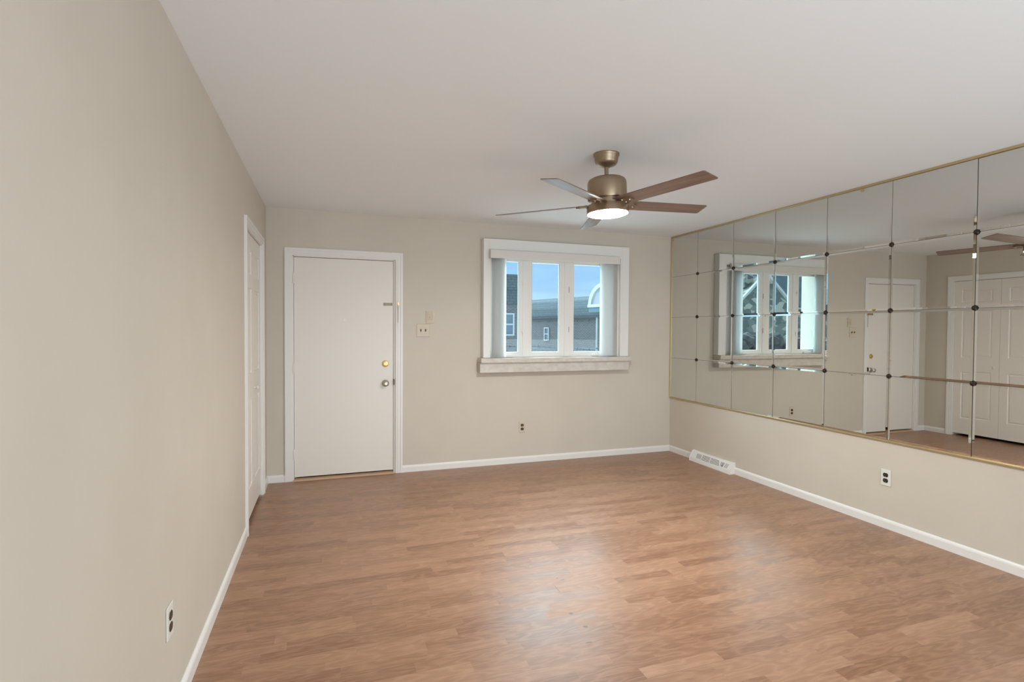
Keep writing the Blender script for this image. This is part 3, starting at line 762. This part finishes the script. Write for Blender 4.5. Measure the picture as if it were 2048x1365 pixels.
# barrel dormer, white arch
c0, c1 = onB(1181, 612), onB(1181, 566)
R_ = (c1[1]-c0[1])*.98
bm = bmesh.new(); cxx, czz = c0[0]+R_, c0[1]
outer = [(cxx-R_*math.cos(math.pi*i/24), czz+R_*math.sin(math.pi*i/24)) for i in range(25)]
prism(bm, outer, 'y', -.12, 3.0)
dm = obj('dormer', bm, M_white, hB)
bm = bmesh.new()
inn = [(cxx-R_*.84*math.cos(math.pi*i/24), czz+R_*.84*math.sin(math.pi*i/24)) for i in range(25)]
for i in range(24):
    q = [outer[i], outer[i+1], inn[i+1], inn[i]]
    prism(bm, q, 'y', -.20, -.12)
bx(bm, (cxx-R_*1.02, -.22, czz-.10), (cxx+R_*1.02, -.1, czz+.06))
obj('arch_trim', bm, mat('arch_trim', (.6, .63, .65), .6), dm)
obj('dormer_base', box((cxx-R_*.98, -.16, czz-.55), (cxx+R_*.98, .3, czz-.1)), mat('dormer_base_blue', (.14, .24, .27), .8), hB)  # plain dark blue box under the arch
px_ = onB(1197, 640)
obj('porch_post', box((px_[0]-.04, -.16, 0), (px_[0]+.06, -.05, czz-.55)), M_white, hB)
# pale railing below the middle pane
YR = 18.0; r0, r1 = ray(1045, 697, YR), ray(1215, 697, YR)
M_rail = mat('grey_rail', (.10, .14, .16), .8)
rl = thing('railing', 'pale metal railing in front of the brick row house', 'railing', (r0.x, YR, -1.2))
zt = r0.z+1.2
obj('top_rail', box((0, -.03, zt-.05), (r1.x-r0.x, .03, zt), .01), M_rail, rl)
n = int((r1.x-r0.x)/.14)
for i in range(min(n, 60)): obj('baluster', box((i*.14, -.012, 0), (i*.14+.025, .012, zt-.05)), M_rail, rl)
# stone gabled house seen in the mirror, to the left of the window direction
YS = 40.0
def mray(px, py, Y):   # image position seen in the mirror -> true position
    P = ray(px-8, py, Y); return Vector((2*W-P.x, P.y, P.z))
ap_, gl, gr = mray(1531, 552, YS), mray(1495, 612, YS), mray(1581, 609, YS)
hs = thing('stone_house', 'stone house with white-trimmed gable and dark roof reflected in the mirror window', 'house', (ap_.x, YS, -1.2))
hw = max(abs(gl.x-ap_.x), abs(gr.x-ap_.x))*.93; ez_ = gr.z+1.2; az = ap_.z+1.2+.1
bm = bmesh.new(); prism(bm, [(-hw, 0), (hw, 0), (hw, ez_), (0, az), (-hw, ez_)], 'y', 0, 3)
obj('gable_wall', bm, M_stone, hs)
bm = bmesh.new()
for s in (-1, 1): prism(bm, [(s*(hw+.25), ez_-.1), (s*(hw+.25), ez_+.18), (0, az+.35), (0, az+.02)], 'y', -.25, .02)
obj('rake_trim', bm, M_white, hs)
obj('main_wall', box((-22, 3, 0), (hw+1.0, 9, ez_-.3)), M_stone, hs)
bm = bmesh.new(); prism(bm, [(2.6, ez_-.3), (2.6, ez_-.1), (6.2, az+1.1), (9.4, ez_-.3)], 'x', -22, -.2)
prism(bm, [(-hw, ez_+.1), (hw, ez_+.1), (0, az+.1)], 'y', 3, 6)
obj('main_roof', bm, M_slate, hs)
obj('gutter', box((-22, 2.45, ez_-.36), (-hw, 2.7, ez_-.2)), M_white, hs)
obj('side_wing', box((hw, 1.5, 0), (hw+5, 8, ez_-.9)), M_stone, hs)
bm = bmesh.new(); prism(bm, [(hw, ez_-1.0), (hw+3.5, ez_-1.0), (hw, ez_+1.2)], 'y', 1.2, 8); obj('wing_roof', bm, M_slate, hs)
bm = box((.5, 1.0, az-1.2), (1.5, 2.0, az+.55)); obj('chimney', bm, M_stone, hs)
# hedge in front of it
hg = bmesh.new()
for i in range(150):
    x = random.uniform(-12.5, -2.2); z = random.uniform(-1.0, 1.02); r_ = random.uniform(.28, .5)
    mtx = Matrix.Translation((x, 17+random.uniform(-.3, .3), z)) @ Matrix.Rotation(random.random()*3, 4, 'Z') @ Matrix.Diagonal((r_, r_, r_*.85, 1))
    bmesh.ops.create_icosphere(hg, subdivisions=3, radius=1, matrix=mtx)
for v in hg.verts: v.co += Vector((random.uniform(-.04, .04), random.uniform(-.04, .04), random.uniform(-.04, .04)))
hdg = obj('hedge', hg, M_leaf)
hdg['label'] = 'dark clipped hedge outside, reflected at the foot of the mirror window'; hdg['category'] = 'hedge'
